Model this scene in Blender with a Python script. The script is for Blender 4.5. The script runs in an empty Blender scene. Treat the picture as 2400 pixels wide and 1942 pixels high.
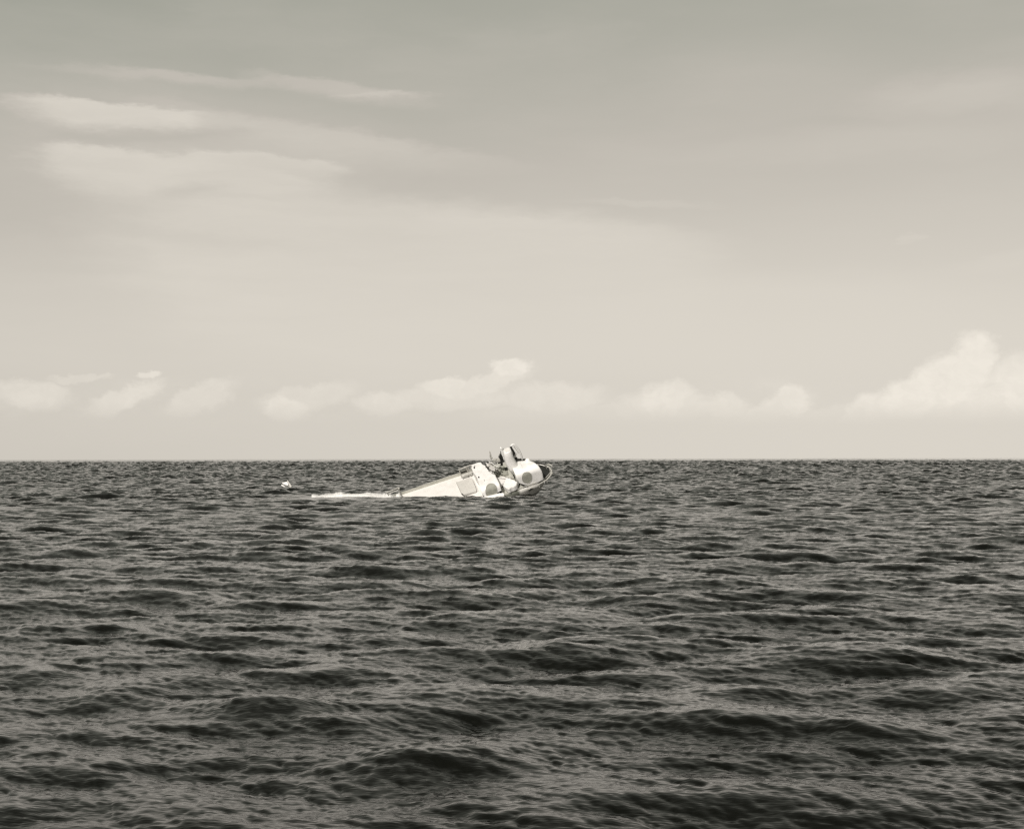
import bpy, bmesh, math, random
import numpy as np
from mathutils import Vector, Matrix
R = math.radians
rng = random.Random(7)
C = bpy.context.scene.collection

# ------------------------------------------------------------------ camera
F = 3400.0                       # focal length in pixels of the 2400 px wide photograph
CAM_H = 11.0
SEA_R = 20000.0
cam_d = bpy.data.cameras.new('camera')
cam_d.sensor_width = 36.0
cam_d.lens = 36.0*F/2400.0
cam_d.clip_start = 0.5
cam_d.clip_end = 100000.0
cam = bpy.data.objects.new('camera', cam_d)
C.objects.link(cam)
PITCH = math.atan((104.0-CAM_H/SEA_R*F)/F)
cam.matrix_world = (Matrix.Translation((0, 0, CAM_H)) @ Matrix.Rotation(R(90)+PITCH, 4, 'X')
                    @ Matrix.Rotation(R(-0.10), 4, 'Z'))
bpy.context.scene.camera = cam
CM = cam.matrix_world.copy()

def ray(px, py):
    """direction in the world of a point of the photograph"""
    return (CM.to_3x3() @ Vector(((px-1200.0)/F, -(py-971.0)/F, -1.0))).normalized()

def on_sea(px, py, z=0.0):
    d = ray(px, py)
    t = (z-CAM_H)/d.z
    return Vector((d.x*t, d.y*t, z))

def azel(px, py):
    d = ray(px, py)
    return math.degrees(math.atan2(d.x, d.y)), math.degrees(math.asin(d.z))

# ------------------------------------------------------------------ sun, sky, exposure
SUN_EL, SUN_AZ = 24.0, 200.0     # compass style: 0 = straight ahead (+Y), 90 = right (+X); behind and a little left
sc = bpy.context.scene
sc.view_settings.view_transform = 'Standard'
sc.view_settings.look = 'None'
sc.view_settings.exposure = 0.0
sc.view_settings.gamma = 1.0
sc.view_settings.use_curve_mapping = False
sc.render.engine = 'CYCLES'
sc.cycles.max_bounces = 5
sc.cycles.use_denoising = False
sc.cycles.filter_width = 1.4

sd = bpy.data.lights.new('sun', 'SUN')
sd.energy = 3.7
sd.angle = R(0.5)
sd.color = (1.0, 0.945, 0.89)
sun = bpy.data.objects.new('sun', sd)
C.objects.link(sun)
sdir = Vector((math.sin(R(SUN_AZ))*math.cos(R(SUN_EL)), math.cos(R(SUN_AZ))*math.cos(R(SUN_EL)), math.sin(R(SUN_EL))))
sun.rotation_euler = (-sdir).to_track_quat('-Z', 'Y').to_euler()
sun.location = (0, -50, 100)

world = bpy.data.worlds.new('World')
sc.world = world
world.use_nodes = True
wn = world.node_tree
wn.nodes.clear()
def N(tree, t, **kw):
    n = tree.nodes.new(t)
    for k, v in kw.items():
        setattr(n, k, v)
    return n
def math_n(tree, op, a, b=None, c=None, clamp=False):
    n = tree.nodes.new('ShaderNodeMath'); n.operation = op; n.use_clamp = clamp
    for i, v in enumerate((a, b, c)):
        if v is None: continue
        if isinstance(v, (int, float)): n.inputs[i].default_value = v
        else: tree.links.new(v, n.inputs[i])
    return n.outputs[0]
W = lambda op, a, b=None, c=None, clamp=False: math_n(wn, op, a, b, c, clamp)
wl = wn.links.new
tc = N(wn, 'ShaderNodeTexCoord')
sky = N(wn, 'ShaderNodeTexSky', sky_type='NISHITA', sun_disc=False, sun_elevation=R(SUN_EL), sun_rotation=R(SUN_AZ),
        air_density=1.0, dust_density=1.2, ozone_density=1.0, altitude=0.0)
sv0 = N(wn, 'ShaderNodeSeparateXYZ'); wl(tc.outputs['Generated'], sv0.inputs[0])
sv1 = N(wn, 'ShaderNodeCombineXYZ'); wl(sv0.outputs[0], sv1.inputs[0]); wl(sv0.outputs[1], sv1.inputs[1]); wl(W('MAXIMUM', sv0.outputs[2], 0.055), sv1.inputs[2])
wl(sv1.outputs[0], sky.inputs[0])
bw = N(wn, 'ShaderNodeRGBToBW'); wl(sky.outputs[0], bw.inputs[0])
sep = N(wn, 'ShaderNodeSeparateXYZ'); wl(tc.outputs['Generated'], sep.inputs[0])
az = W('MULTIPLY', W('ARCTAN2', sep.outputs[0], sep.outputs[1]), 180/math.pi)
el = W('MULTIPLY', W('ARCSINE', sep.outputs[2]), 180/math.pi)
# ragged warp of the cloud outlines
cmb0 = N(wn, 'ShaderNodeCombineXYZ'); wl(az, cmb0.inputs[0]); wl(el, cmb0.inputs[1])
def noise(scale, detail, rough, vec, stretch=(1, 1, 1)):
    mp = N(wn, 'ShaderNodeMapping'); mp.inputs['Scale'].default_value = stretch; wl(vec, mp.inputs[0])
    n = N(wn, 'ShaderNodeTexNoise'); n.inputs['Scale'].default_value = scale
    n.inputs['Detail'].default_value = detail; n.inputs['Roughness'].default_value = rough
    wl(mp.outputs[0], n.inputs['Vector']); return n
w1 = noise(1.3, 6, 0.66, cmb0.outputs[0], (0.75, 1, 1))
wv = N(wn, 'ShaderNodeVectorMath', operation='SUBTRACT'); wl(w1.outputs['Color'], wv.inputs[0]); wv.inputs[1].default_value = (.5, .5, .5)
def warped(ax, ay):
    m = N(wn, 'ShaderNodeVectorMath', operation='MULTIPLY_ADD')
    wl(wv.outputs[0], m.inputs[0]); m.inputs[1].default_value = (ax, ay, 0); wl(cmb0.outputs[0], m.inputs[2])
    return m.outputs[0]
WARP_CU = warped(1.3, 0.9)
w2 = noise(0.28, 6, 0.62, cmb0.outputs[0], (0.45, 1.3, 1))
wv2 = N(wn, 'ShaderNodeVectorMath', operation='SUBTRACT'); wl(w2.outputs['Color'], wv2.inputs[0]); wv2.inputs[1].default_value = (.5, .5, .5)
m_ = N(wn, 'ShaderNodeVectorMath', operation='MULTIPLY_ADD'); wl(wv2.outputs[0], m_.inputs[0]); m_.inputs[1].default_value = (5.0, 1.3, 0); wl(cmb0.outputs[0], m_.inputs[2])
w3 = noise(1.6, 6, 0.68, cmb0.outputs[0], (0.4, 1.3, 1))
wv3 = N(wn, 'ShaderNodeVectorMath', operation='SUBTRACT'); wl(w3.outputs['Color'], wv3.inputs[0]); wv3.inputs[1].default_value = (.5, .5, .5)
m3_ = N(wn, 'ShaderNodeVectorMath', operation='MULTIPLY_ADD'); wl(wv3.outputs[0], m3_.inputs[0]); m3_.inputs[1].default_value = (2.2, .55, 0); wl(m_.outputs[0], m3_.inputs[2])
WARP_CI = m3_.outputs[0]
P2D = math.degrees(1/F)
def blob(vec, px, py, hw, hh, rot=0.0, top=1.0, soft=0.2, amp=1.0):
    """a cloud lobe: centre and half sizes from the photograph, kept as azimuth and elevation; top > 1 squeezes its upper edge"""
    a0, e0 = azel(px, py)
    mp = N(wn, 'ShaderNodeMapping', vector_type='TEXTURE')
    mp.inputs['Location'].default_value = (a0, e0, 0); mp.inputs['Rotation'].default_value = (0, 0, R(rot))
    mp.inputs['Scale'].default_value = (hw*P2D, hh*P2D, 1)
    wl(vec, mp.inputs[0])
    out = mp.outputs[0]
    if top != 1.0:
        s = N(wn, 'ShaderNodeSeparateXYZ'); wl(out, s.inputs[0])
        yy = W('MULTIPLY_ADD', W('MAXIMUM', s.outputs[1], 0.0), top-1.0, s.outputs[1])
        cc = N(wn, 'ShaderNodeCombineXYZ'); wl(s.outputs[0], cc.inputs[0]); wl(yy, cc.inputs[1]); out = cc.outputs[0]
    ln = N(wn, 'ShaderNodeVectorMath', operation='LENGTH'); wl(out, ln.inputs[0])
    mr = N(wn, 'ShaderNodeMapRange', interpolation_type='SMOOTHSTEP')
    wl(ln.outputs['Value'], mr.inputs['Value'])
    mr.inputs['From Min'].default_value = 1.0; mr.inputs['From Max'].default_value = soft
    mr.inputs['To Min'].default_value = 0.0; mr.inputs['To Max'].default_value = amp
    return mr.outputs['Result']
CIRRUS = [  # px, py, half width, half height, rot, top, soft, amp
    (250, 250, 270, 74, -1, 3.6, 0.4, .74), (400, 176, 420, 24, 1, 1.6, 0.1, .28), (800, 205, 280, 44, -8, 2.4, 0.2, .30), (900, 225, 130, 14, 3, 1.5, .1, .25),
    (420, 330, 700, 240, -4, 1.2, .2, .26), (290, 370, 260, 120, -3, 4.0, 0.4, .70), (610, 378, 270, 84, -3, 3.4, 0.5, .60), (760, 320, 560, 70, -9, 2.2, .2, .34),
    (980, 590, 860, 420, -3, 3.0, 0.62, .62), (620, 455, 330, 60, 6, 2.0, .3, .3), (300, 760, 900, 340, 0, 1.3, 0.3, .30),
    (1850, 760, 560, 260, 1, 1.7, 0.5, .50), (1350, 540, 560, 70, -4, 2.0, .2, .26), (1500, 480, 260, 14, -2, 1.4, .1, .20),
    (2050, 330, 560, 60, 1, 1.1, 0.1, .20), (2142, 562, 46, 16, 6, 1.6, .2, .30), (2250, 210, 330, 80, 3, 1.2, 0.1, .30), (1800, 200, 400, 160, 0, 1, .1, .12),
    (2330, 612, 180, 40, 8, 1.8, .2, .26)]
DARKS = [(430, 545, 420, 30, -6, 1, .1, .10), (330, 318, 330, 26, 6, 1, .1, .16), (820, 415, 330, 20, -7, 1, .1, .10), (180, 625, 250, 24, -2, 1, .1, .08), (1240, 700, 120, 200, -18, 1, .1, .05)]
CUM = [  # px, py, half width, half height, rot, top, strength
    (2400, 900, 110, 100, 0, 1.2, .9), (2285, 830, 62, 82, -8, 1.3, 1), (2225, 890, 120, 92, 24, 1.3, 1), (2130, 930, 110, 72, 20, 1.4, 1), (2030, 968, 96, 62, 26, 1.3, .8), (2310, 940, 200, 100, 0, 1.0, .8), (2180, 960, 200, 60, 0, 1.0, .5),
    (1195, 858, 62, 42, 8, 1.8, .9), (1045, 900, 84, 44, 4, 2.0, .7), (1130, 895, 150, 42, 14, 1.8, .6), (900, 940, 90, 44, 0, 1.3, .5), (1060, 930, 200, 40, 0, 1.1, .4),
    (1300, 930, 160, 56, 0, 1.2, .45), (1558, 930, 80, 68, 8, 1.6, .75), (1560, 955, 180, 46, 0, 1, .5), (1700, 950, 66, 52, 0, 1.4, .6), (1858, 935, 44, 68, 0, 1.5, .75), (1800, 965, 130, 44, 22, 1.1, .6),
    (1950, 985, 420, 40, 0, 1, .4), (1400, 975, 400, 36, 0, 1, .3), (80, 915, 110, 60, 0, 1.8, .5), (190, 882, 90, 14, 0, 1.5, .3), (348, 878, 36, 13, 8, 1.5, .7), (290, 932, 120, 34, 22, 1.2, .55), (240, 955, 50, 30, 0, 1, .4), (470, 930, 120, 46, 24, 1.2, .4), (670, 955, 70, 50, 0, 1.4, .7), (720, 925, 150, 50, 10, 1.6, .35)]
acc = None
for b in CIRRUS:
    o = blob(WARP_CI, *b)
    acc = o if acc is None else W('SUBTRACT', 1.0, W('MULTIPLY', W('SUBTRACT', 1.0, acc), W('SUBTRACT', 1.0, o)))
for b in DARKS:
    o = blob(WARP_CI, *b)
    acc = W('MULTIPLY', acc, W('SUBTRACT', 1.0, W('MULTIPLY', o, 3.0), clamp=True))
fw = noise(0.55, 6, 0.62, WARP_CI, (0.28, 2.4, 1))
acc = W('MULTIPLY', acc, W('MULTIPLY_ADD', fw.outputs[0], 0.8, 0.60), clamp=True)
# thin high cloud over the whole sky, outside the frame too
fib = noise(0.16, 6, 0.55, WARP_CI, (0.4, 1.5, 1))
fb = N(wn, 'ShaderNodeMapRange', interpolation_type='SMOOTHSTEP'); wl(fib.outputs[0], fb.inputs['Value'])
fb.inputs['From Min'].default_value = .38; fb.inputs['From Max'].default_value = .75; fb.inputs['To Max'].default_value = .16
acc = W('SUBTRACT', 1.0, W('MULTIPLY', W('SUBTRACT', 1.0, acc), W('SUBTRACT', 1.0, fb.outputs[0])))
cum = None
for (px, py, hw, hh, rot, top, am) in CUM:
    o = blob(WARP_CU, px, py, hw, hh, rot, top, 0.5, am)
    cum = o if cum is None else W('MAXIMUM', cum, o)
# a low bank of small cumulus goes on round the horizon
bank = noise(0.22, 5, 0.6, WARP_CU, (1, 2.2, 1))
bk = N(wn, 'ShaderNodeMapRange', interpolation_type='SMOOTHSTEP'); wl(bank.outputs[0], bk.inputs['Value'])
bk.inputs['From Min'].default_value = .5; bk.inputs['From Max'].default_value = .72
band = W('MULTIPLY', blob(cmb0.outputs[0], 1200, 960, 1e6, 90, 0, 1, .2, 1), bk.outputs[0])
cum = W('MAXIMUM', cum, W('MULTIPLY', band, 0.35))
base_fade = N(wn, 'ShaderNodeMapRange', interpolation_type='SMOOTHSTEP'); wl(el, base_fade.inputs['Value'])
base_fade.inputs['From Min'].default_value = 1.15; base_fade.inputs['From Max'].default_value = 2.3
cum = W('MULTIPLY', cum, base_fade.outputs[0])
tex = noise(1.6, 6, 0.65, WARP_CU)
cum = W('MULTIPLY', cum, W('MULTIPLY_ADD', tex.outputs[0], 1.3, 0.25), clamp=True)
# brightness: clear sky from the Nishita model, then veil, then cumulus
SKY_STR = 0.10
SK_A, SK_P = 0.89, 0.76
clear = W('MULTIPLY', W('POWER', W('MULTIPLY', bw.outputs[0], SKY_STR), SK_P), SK_A*1.0)
VEIL, CUMV = 0.665, 0.85
v = W('ADD', W('MULTIPLY', clear, W('SUBTRACT', 1.0, acc)), W('MULTIPLY', acc, VEIL))
v = W('ADD', W('MULTIPLY', v, W('SUBTRACT', 1.0, W('MULTIPLY', cum, .8))), W('MULTIPLY', W('MULTIPLY', cum, .8), CUMV))
grain = noise(38.0, 1, 0.5, cmb0.outputs[0])
mixc = N(wn, 'ShaderNodeMix', data_type='RGBA')
mr = N(wn, 'ShaderNodeMapRange'); wl(v, mr.inputs['Value']); mr.inputs['From Min'].default_value = .34; mr.inputs['From Max'].default_value = .50
wl(mr.outputs[0], mixc.inputs[0])
mixc.inputs[6].default_value = (1.0, 1.015, 0.87, 1)
mixc.inputs[7].default_value = (1.06, 0.995, 0.885, 1)
sc_ = N(wn, 'ShaderNodeVectorMath', operation='SCALE'); wl(mixc.outputs[2], sc_.inputs[0]); wl(W('DIVIDE', v, SKY_STR), sc_.inputs['Scale'])
bg = N(wn, 'ShaderNodeBackground'); bg.inputs['Strength'].default_value = SKY_STR
wl(sc_.outputs[0], bg.inputs['Color'])
wo = N(wn, 'ShaderNodeOutputWorld'); wl(bg.outputs[0], wo.inputs['Surface'])
world.cycles.sampling_method = 'MANUAL'
world.cycles.sample_map_resolution = 512

# ------------------------------------------------------------------ materials
def mat(name, col, rough=0.5, var=0.0, scale=1.0, bump=0.0, spec=0.5, stain=None):
    m = bpy.data.materials.new(name); m.use_nodes = True
    t = m.node_tree; p = t.nodes['Principled BSDF']
    p.inputs['Roughness'].default_value = rough
    p.inputs['Specular IOR Level'].default_value = spec
    p.inputs['Base Color'].default_value = (*col, 1)
    if var or bump or stain:
        co = t.nodes.new('ShaderNodeTexCoord')
        n = t.nodes.new('ShaderNodeTexNoise'); n.inputs['Scale'].default_value = scale; n.inputs['Detail'].default_value = 6
        n.inputs['Roughness'].default_value = .65
        t.links.new(co.outputs['Object'], n.inputs['Vector'])
        r = t.nodes.new('ShaderNodeValToRGB')
        c2 = stain or tuple(c*(1-var) for c in col)
        r.color_ramp.elements[0].position = .36; r.color_ramp.elements[0].color = (*c2, 1)
        r.color_ramp.elements[1].position = .60; r.color_ramp.elements[1].color = (*col, 1)
        t.links.new(n.outputs[0], r.inputs[0]); t.links.new(r.outputs[0], p.inputs['Base Color'])
        if bump:
            bm_ = t.nodes.new('ShaderNodeBump'); bm_.inputs['Strength'].default_value = bump; bm_.inputs['Distance'].default_value = .1
            t.links.new(n.outputs[0], bm_.inputs['Height']); t.links.new(bm_.outputs[0], p.inputs['Normal'])
    return m
M_white = mat('white_paint', (.80, .79, .77), .45, .06, .6, .1, stain=(.70, .69, .66))
M_cream = mat('pale_deck_paint', (.72, .70, .67), .6, .12, .35, .05, stain=(.65, .635, .60))
M_hatch = mat('hatch_cover_paint', (.54, .525, .49), .6, .1, .7)
M_grey = mat('grey_green_deck_paint', (.45, .445, .395), .6, .3, .45, .2, stain=(.36, .36, .31))
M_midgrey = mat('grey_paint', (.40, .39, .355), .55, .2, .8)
M_dark = mat('dark_steel', (.022, .022, .018), .6, .3, 2.0)
M_disc = mat('grey_green_panel', (.30, .30, .26), .9, .3, .9, .1, spec=.1, stain=(.25, .25, .215))
M_foredeck = mat('dark_foredeck', (.016, .017, .014), .7, .3, 1.0)  # near-black tone for the foredeck and the far bulwark beside it
M_rail = mat('worn_rail_paint', (.44, .43, .39), .5, .3, 3.0)
M_foam = mat('foam', (.82, .81, .79), .9, .1, 2.0, .6, spec=.2, stain=(.62, .61, .58))

# hull: white topsides, grey towards the waist, dark boot-topping below (paint that stays put)
M_hull = bpy.data.materials.new('hull_paint'); M_hull.use_nodes = True
def build_hull_mat():
    t = M_hull.node_tree; p = t.nodes['Principled BSDF']; p.inputs['Roughness'].default_value = .45
    co = t.nodes.new('ShaderNodeTexCoord')
    n = t.nodes.new('ShaderNodeTexNoise'); n.inputs['Scale'].default_value = .5; n.inputs['Detail'].default_value = 6
    t.links.new(co.outputs['Object'], n.inputs['Vector'])
    s = t.nodes.new('ShaderNodeSeparateXYZ'); t.links.new(co.outputs['Object'], s.inputs[0])
    M_ = lambda op, a, b=None, c=None: math_n(t, op, a, b, c)
    nz = M_('MULTIPLY_ADD', n.outputs[0], 2.4, -1.2)
    zz = M_('ADD', s.outputs[2], nz)
    r1 = t.nodes.new('ShaderNodeMapRange'); t.links.new(zz, r1.inputs['Value']); r1.inputs['From Min'].default_value = -7.6; r1.inputs['From Max'].default_value = -5.2
    xx = M_('ADD', s.outputs[0], nz)
    r2 = t.nodes.new('ShaderNodeMapRange'); t.links.new(xx, r2.inputs['Value']); r2.inputs['From Min'].default_value = 5.6; r2.inputs['From Max'].default_value = 6.6
    m1 = t.nodes.new('ShaderNodeMix'); m1.data_type = 'RGBA'; t.links.new(r2.outputs[0], m1.inputs[0])
    m1.inputs[6].default_value = (.15, .155, .13, 1); m1.inputs[7].default_value = (.80, .78, .73, 1)
    m2 = t.nodes.new('ShaderNodeMix'); m2.data_type = 'RGBA'; t.links.new(r1.outputs[0], m2.inputs[0])
    m2.inputs[6].default_value = (.045, .045, .035, 1); t.links.new(m1.outputs[2], m2.inputs[7])
    t.links.new(m2.outputs[2], p.inputs['Base Color'])
build_hull_mat()

# sea water
M_sea = bpy.data.materials.new('sea_water'); M_sea.use_nodes = True
def build_sea_mat():
    t = M_sea.node_tree; p = t.nodes['Principled BSDF']
    p.inputs['Base Color'].default_value = (.0025, .0028, .0018, 1)
    p.inputs['Roughness'].default_value = .08
    p.inputs['Specular IOR Level'].default_value = .5
    p.inputs['IOR'].default_value = 1.333
    g = t.nodes.new('ShaderNodeNewGeometry')
    prev = None
    for (scale, dist, strength, stretch, detail) in ((2.3, .030, 1.0, (.5, 1.6, 1), 1.5), (5.5, .011, 1.0, (.5, 1.6, 1), 1.0)):
        mp = t.nodes.new('ShaderNodeMapping'); mp.inputs['Scale'].default_value = stretch; mp.inputs['Rotation'].default_value = (0, 0, R(35))
        t.links.new(g.outputs['Position'], mp.inputs[0])
        n = t.nodes.new('ShaderNodeTexNoise'); n.inputs['Scale'].default_value = scale; n.inputs['Detail'].default_value = detail
        n.inputs['Roughness'].default_value = .55
        t.links.new(mp.outputs[0], n.inputs['Vector'])
        b = t.nodes.new('ShaderNodeBump'); b.inputs['Strength'].default_value = strength; b.inputs['Distance'].default_value = dist
        t.links.new(n.outputs[0], b.inputs['Height'])
        if prev: t.links.new(prev, b.inputs['Normal'])
        prev = b.outputs[0]
    t.links.new(prev, p.inputs['Normal'])
build_sea_mat()

# ------------------------------------------------------------------ the sea
def tile(L, n, lam_min, lam_max, seed, alpha=.0081, lam_p=27.0, chop=.78, wind=0, pw=2.6, lean=0):
    r = np.random.default_rng(seed)
    k1 = 2*np.pi*np.fft.fftfreq(n, L/n)
    KX, KY = np.meshgrid(k1, k1, indexing='ij')
    K = np.hypot(KX, KY); K[0, 0] = 1
    kp = 2*np.pi/lam_p
    th = np.arctan2(KY, KX)-R(-90+wind)
    D = np.where(np.cos(th) > 0, np.abs(np.cos(th))**pw, 0)*.72 + .045
    P = alpha/2*K**-4*np.exp(-1.25*(kp/K)**2)*D
    P *= (K >= 2*np.pi/lam_max) & (K < 2*np.pi/lam_min)
    P[0, 0] = 0
    dk = 2*np.pi/L
    h0 = np.sqrt(P)*dk*(r.normal(size=K.shape)+1j*r.normal(size=K.shape))
    h = np.fft.ifft2(h0)*n*n
    dx = np.fft.ifft2(1j*KX/K*h0)*n*n
    dy = np.fft.ifft2(1j*KY/K*h0)*n*n
    # crests lean down-wind, so the faces towards the camera are steep and short, the backs long
    ww = R(-90+wind)
    return L, n, np.stack([-chop*dx.real+lean*h.real*math.cos(ww), -chop*dy.real+lean*h.real*math.sin(ww), h.real], -1).astype(np.float32)
TILES = [tile(311.0, 1024, 6.0, 120, 3, alpha=.022, lam_p=15.0, wind=10, lean=.8), tile(83.0, 1024, 1.1, 6.0, 5, alpha=.0155, wind=-22, pw=4.0, lean=1.1), tile(23.0, 512, .28, 1.1, 9, alpha=.042, wind=-48, pw=3.6, lean=1.0)]

def sample(tl, x, y):
    L, n, a = tl
    u = (x/L*n) % n; v = (y/L*n) % n
    i = u.astype(np.int64); j = v.astype(np.int64)
    fu = (u-i)[..., None]; fv = (v-j)[..., None]
    i %= n; j %= n
    i2 = (i+1) % n; j2 = (j+1) % n
    return (a[i, j]*(1-fu)+a[i2, j]*fu)*(1-fv)+(a[i, j2]*(1-fu)+a[i2, j2]*fu)*fv

def waves(x, y, k=1.0):
    """displacement of the sea surface; k > 1 gives the coarser waves of the far water"""
    out = 0
    for n_, tl in enumerate(TILES):
        kk = 1.0 if n_ == 0 else k
        out = out + sample(tl, x/kk+n_*37.1, y/kk+n_*11.7)*kk
    return out

def build_sea():
    rr = [0.6, 3, 7, 12, 17, 22, 26]
    r = 29.0
    while r < SEA_R:
        rr.append(r)
        g = .0034 if r < 3500 else .0034+(min(r, 9000)-3500)/5500*.006
        r *= 1+g
    rr.append(SEA_R)
    rr = np.array(rr)
    half = R(24.5)
    dense = np.linspace(-half, half, 760)
    rest = np.linspace(half, 2*np.pi-half, 62)[1:-1]
    az_ = np.concatenate([dense, rest])
    nr, na = len(rr), len(az_)
    A, RR = np.meshgrid(az_, rr, indexing='xy')
    x = np.sin(A)*RR; y = np.cos(A)*RR
    # coarser octaves of the waves with distance
    kk = np.clip(RR/230.0, 1, 8)
    lv = np.log2(kk); lo = np.floor(lv); f = (lv-lo)
    d = np.zeros(x.shape+(3,), np.float32)
    for o in range(0, 6):
        w = np.where(lo == o, 1-f, 0)+np.where(lo == o-1, f, 0)
        idx = w > 0
        if idx.any():
            s = waves(x[idx], y[idx], 2.0**o)
            g = np.interp(RR[idx], [0, 70, 200, 500, 1500], [.85, .9, 1.3, 1.9, 2.4])
            s[:, 2] = s[:, 2]*g
            d[idx] += s*w[idx][:, None]
    # a few steep peaks of the cross swell in the foreground, short faces towards the camera, long backs
    for (px, py, amp, wid, rot) in ((640, 1672, .75, 3.2, 8), (1035, 1800, .80, 3.8, 4), (790, 1712, .45, 3.0, 14), (265, 1640, .5, 2.2, 0), (1640, 1690, .5, 3.2, -6), (2010, 1715, .45, 2.6, 6), (900, 1345, .6, 5, 5), (1640, 1372, .55, 5, 3), (1340, 1480, .5, 4.5, 0), (2080, 1560, .5, 4.5, -6), (240, 1400, .5, 6, 4)):
        c_ = on_sea(px, py); cr, sr = math.cos(R(rot)), math.sin(R(rot))
        u_ = (x-c_.x)*cr+(y-c_.y)*sr; v_ = -(x-c_.x)*sr+(y-c_.y)*cr-.05*u_**2
        m_w = (np.abs(u_) < wid*3) & (np.abs(v_) < 14)
        uu, vv = u_[m_w], v_[m_w]
        p_ = amp*np.exp(-(uu/wid)**2)*np.where(vv < 0, np.exp(-(vv/1.9)**2), np.exp(-(vv/3.4)**2))
        d[..., 2][m_w] += p_-amp*.08*np.exp(-(uu/wid)**2-((vv+3.2)/2.0)**2)
        d[..., 1][m_w] -= p_*.15
    # water calmed by the wreck's wash
    calm = 1-.6*np.clip(1-((x+44)/24)**4-((y-412)/42)**4, 0, 1)
    d *= calm[..., None]
    edge = np.clip((SEA_R-RR)/1500, 0, 1)
    co = np.stack([x+d[..., 0], y+d[..., 1], d[..., 2]*edge], -1).reshape(-1, 3)
    ii = np.arange(nr-1)[:, None]*na; jj = np.arange(na)[None, :]
    j2 = (jj+1) % na
    faces = np.stack([ii+jj, ii+na+jj, ii+na+j2, ii+j2], -1).reshape(-1, 4)
    me = bpy.data.meshes.new('sea')
    me.vertices.add(len(co)); me.vertices.foreach_set('co', co.astype(np.float32).ravel())
    me.loops.add(faces.size); me.loops.foreach_set('vertex_index', faces.astype(np.int32).ravel())
    me.polygons.add(len(faces)); me.polygons.foreach_set('loop_start', np.arange(0, faces.size, 4, dtype=np.int32))
    me.polygons.foreach_set('use_smooth', np.ones(len(faces), bool))
    me.update(calc_edges=True)
    me.materials.append(M_sea)
    o = bpy.data.objects.new('sea', me); C.objects.link(o)
    o['kind'] = 'structure'; o['label'] = 'dark choppy open sea reaching to the horizon'
    print('sea quads', len(faces), 'rows', nr, 'flip', me.polygons[len(faces)//2].normal.z)
    return o
sea = build_sea()
if sea.data.polygons[5000].normal.z < 0:
    sea.data.flip_normals()

def sea_z(x, y):
    d = waves(np.array([x]), np.array([y]))[0]
    d = waves(np.array([x-d[0]]), np.array([y-d[1]]))[0]
    return float(d[2])

# ------------------------------------------------------------------ mesh helpers
def obj(name, bm, m, parent=None, smooth=False):
    me = bpy.data.meshes.new(name); bm.normal_update(); bm.to_mesh(me); bm.free()
    if m: me.materials.append(m)
    if smooth:
        for p in me.polygons: p.use_smooth = True
    o = bpy.data.objects.new(name, me); C.objects.link(o)
    if parent is not None: o.parent = parent
    return o

def tube(bm, pts, r, seg=7, cap=True):
    pts = [Vector(p) for p in pts]
    rings = []
    prev = None
    for i, p in enumerate(pts):
        t = (pts[min(i+1, len(pts)-1)]-pts[max(i-1, 0)]).normalized()
        if prev is None:
            a = t.orthogonal().normalized()
        else:
            a = (prev-t*prev.dot(t)).normalized()
        prev = a
        b = t.cross(a)
        rad = r[i] if isinstance(r, (list, tuple)) else r
        rings.append([bm.verts.new(p+(a*math.cos(q)+b*math.sin(q))*rad) for q in [2*math.pi*k/seg for k in range(seg)]])
    for r0, r1 in zip(rings, rings[1:]):
        for k in range(seg):
            bm.faces.new((r0[k], r0[(k+1) % seg], r1[(k+1) % seg], r1[k]))
    if cap:
        bm.faces.new(rings[0][::-1]); bm.faces.new(rings[-1])

def grid(bm, rows, close_u=False):
    vs = [[bm.verts.new(p) for p in row] for row in rows]
    for a, b in zip(vs, vs[1:]):
        n = len(a)
        for i in range(n-1 if not close_u else n):
            j = (i+1) % n
            try: bm.faces.new((a[i], a[j], b[j], b[i]))
            except ValueError: pass
    return vs

def box(bm, lo, hi, bev=0.0, M=None):
    q = bmesh.new()
    bmesh.ops.create_cube(q, size=1)
    for v_ in q.verts:
        v_.co = Vector(((lo[i]+hi[i])/2+v_.co[i]*(hi[i]-lo[i]) for i in range(3)))
    if bev:
        bmesh.ops.bevel(q, geom=q.edges[:], offset=bev, segments=2, affect='EDGES')
    if M is not None: q.transform(M)
    me = bpy.data.meshes.new('tmp'); q.to_mesh(me); q.free(); bm.from_mesh(me); bpy.data.meshes.remove(me)

def prism(bm, pts, off, bev=0.0):
    """closed outline extruded by the vector off"""
    q = bmesh.new()
    a = [q.verts.new(p) for p in pts]; b = [q.verts.new(Vector(p)+Vector(off)) for p in pts]
    q.faces.new(a); q.faces.new(b[::-1])
    n = len(pts)
    for i in range(n):
        q.faces.new((a[i], b[i], b[(i+1) % n], a[(i+1) % n]))
    bmesh.ops.recalc_face_normals(q, faces=q.faces)
    if bev: bmesh.ops.bevel(q, geom=q.edges[:], offset=bev, segments=2, affect='EDGES', clamp_overlap=True)
    me = bpy.data.meshes.new('tmp'); q.to_mesh(me); q.free(); bm.from_mesh(me); bpy.data.meshes.remove(me)

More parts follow.
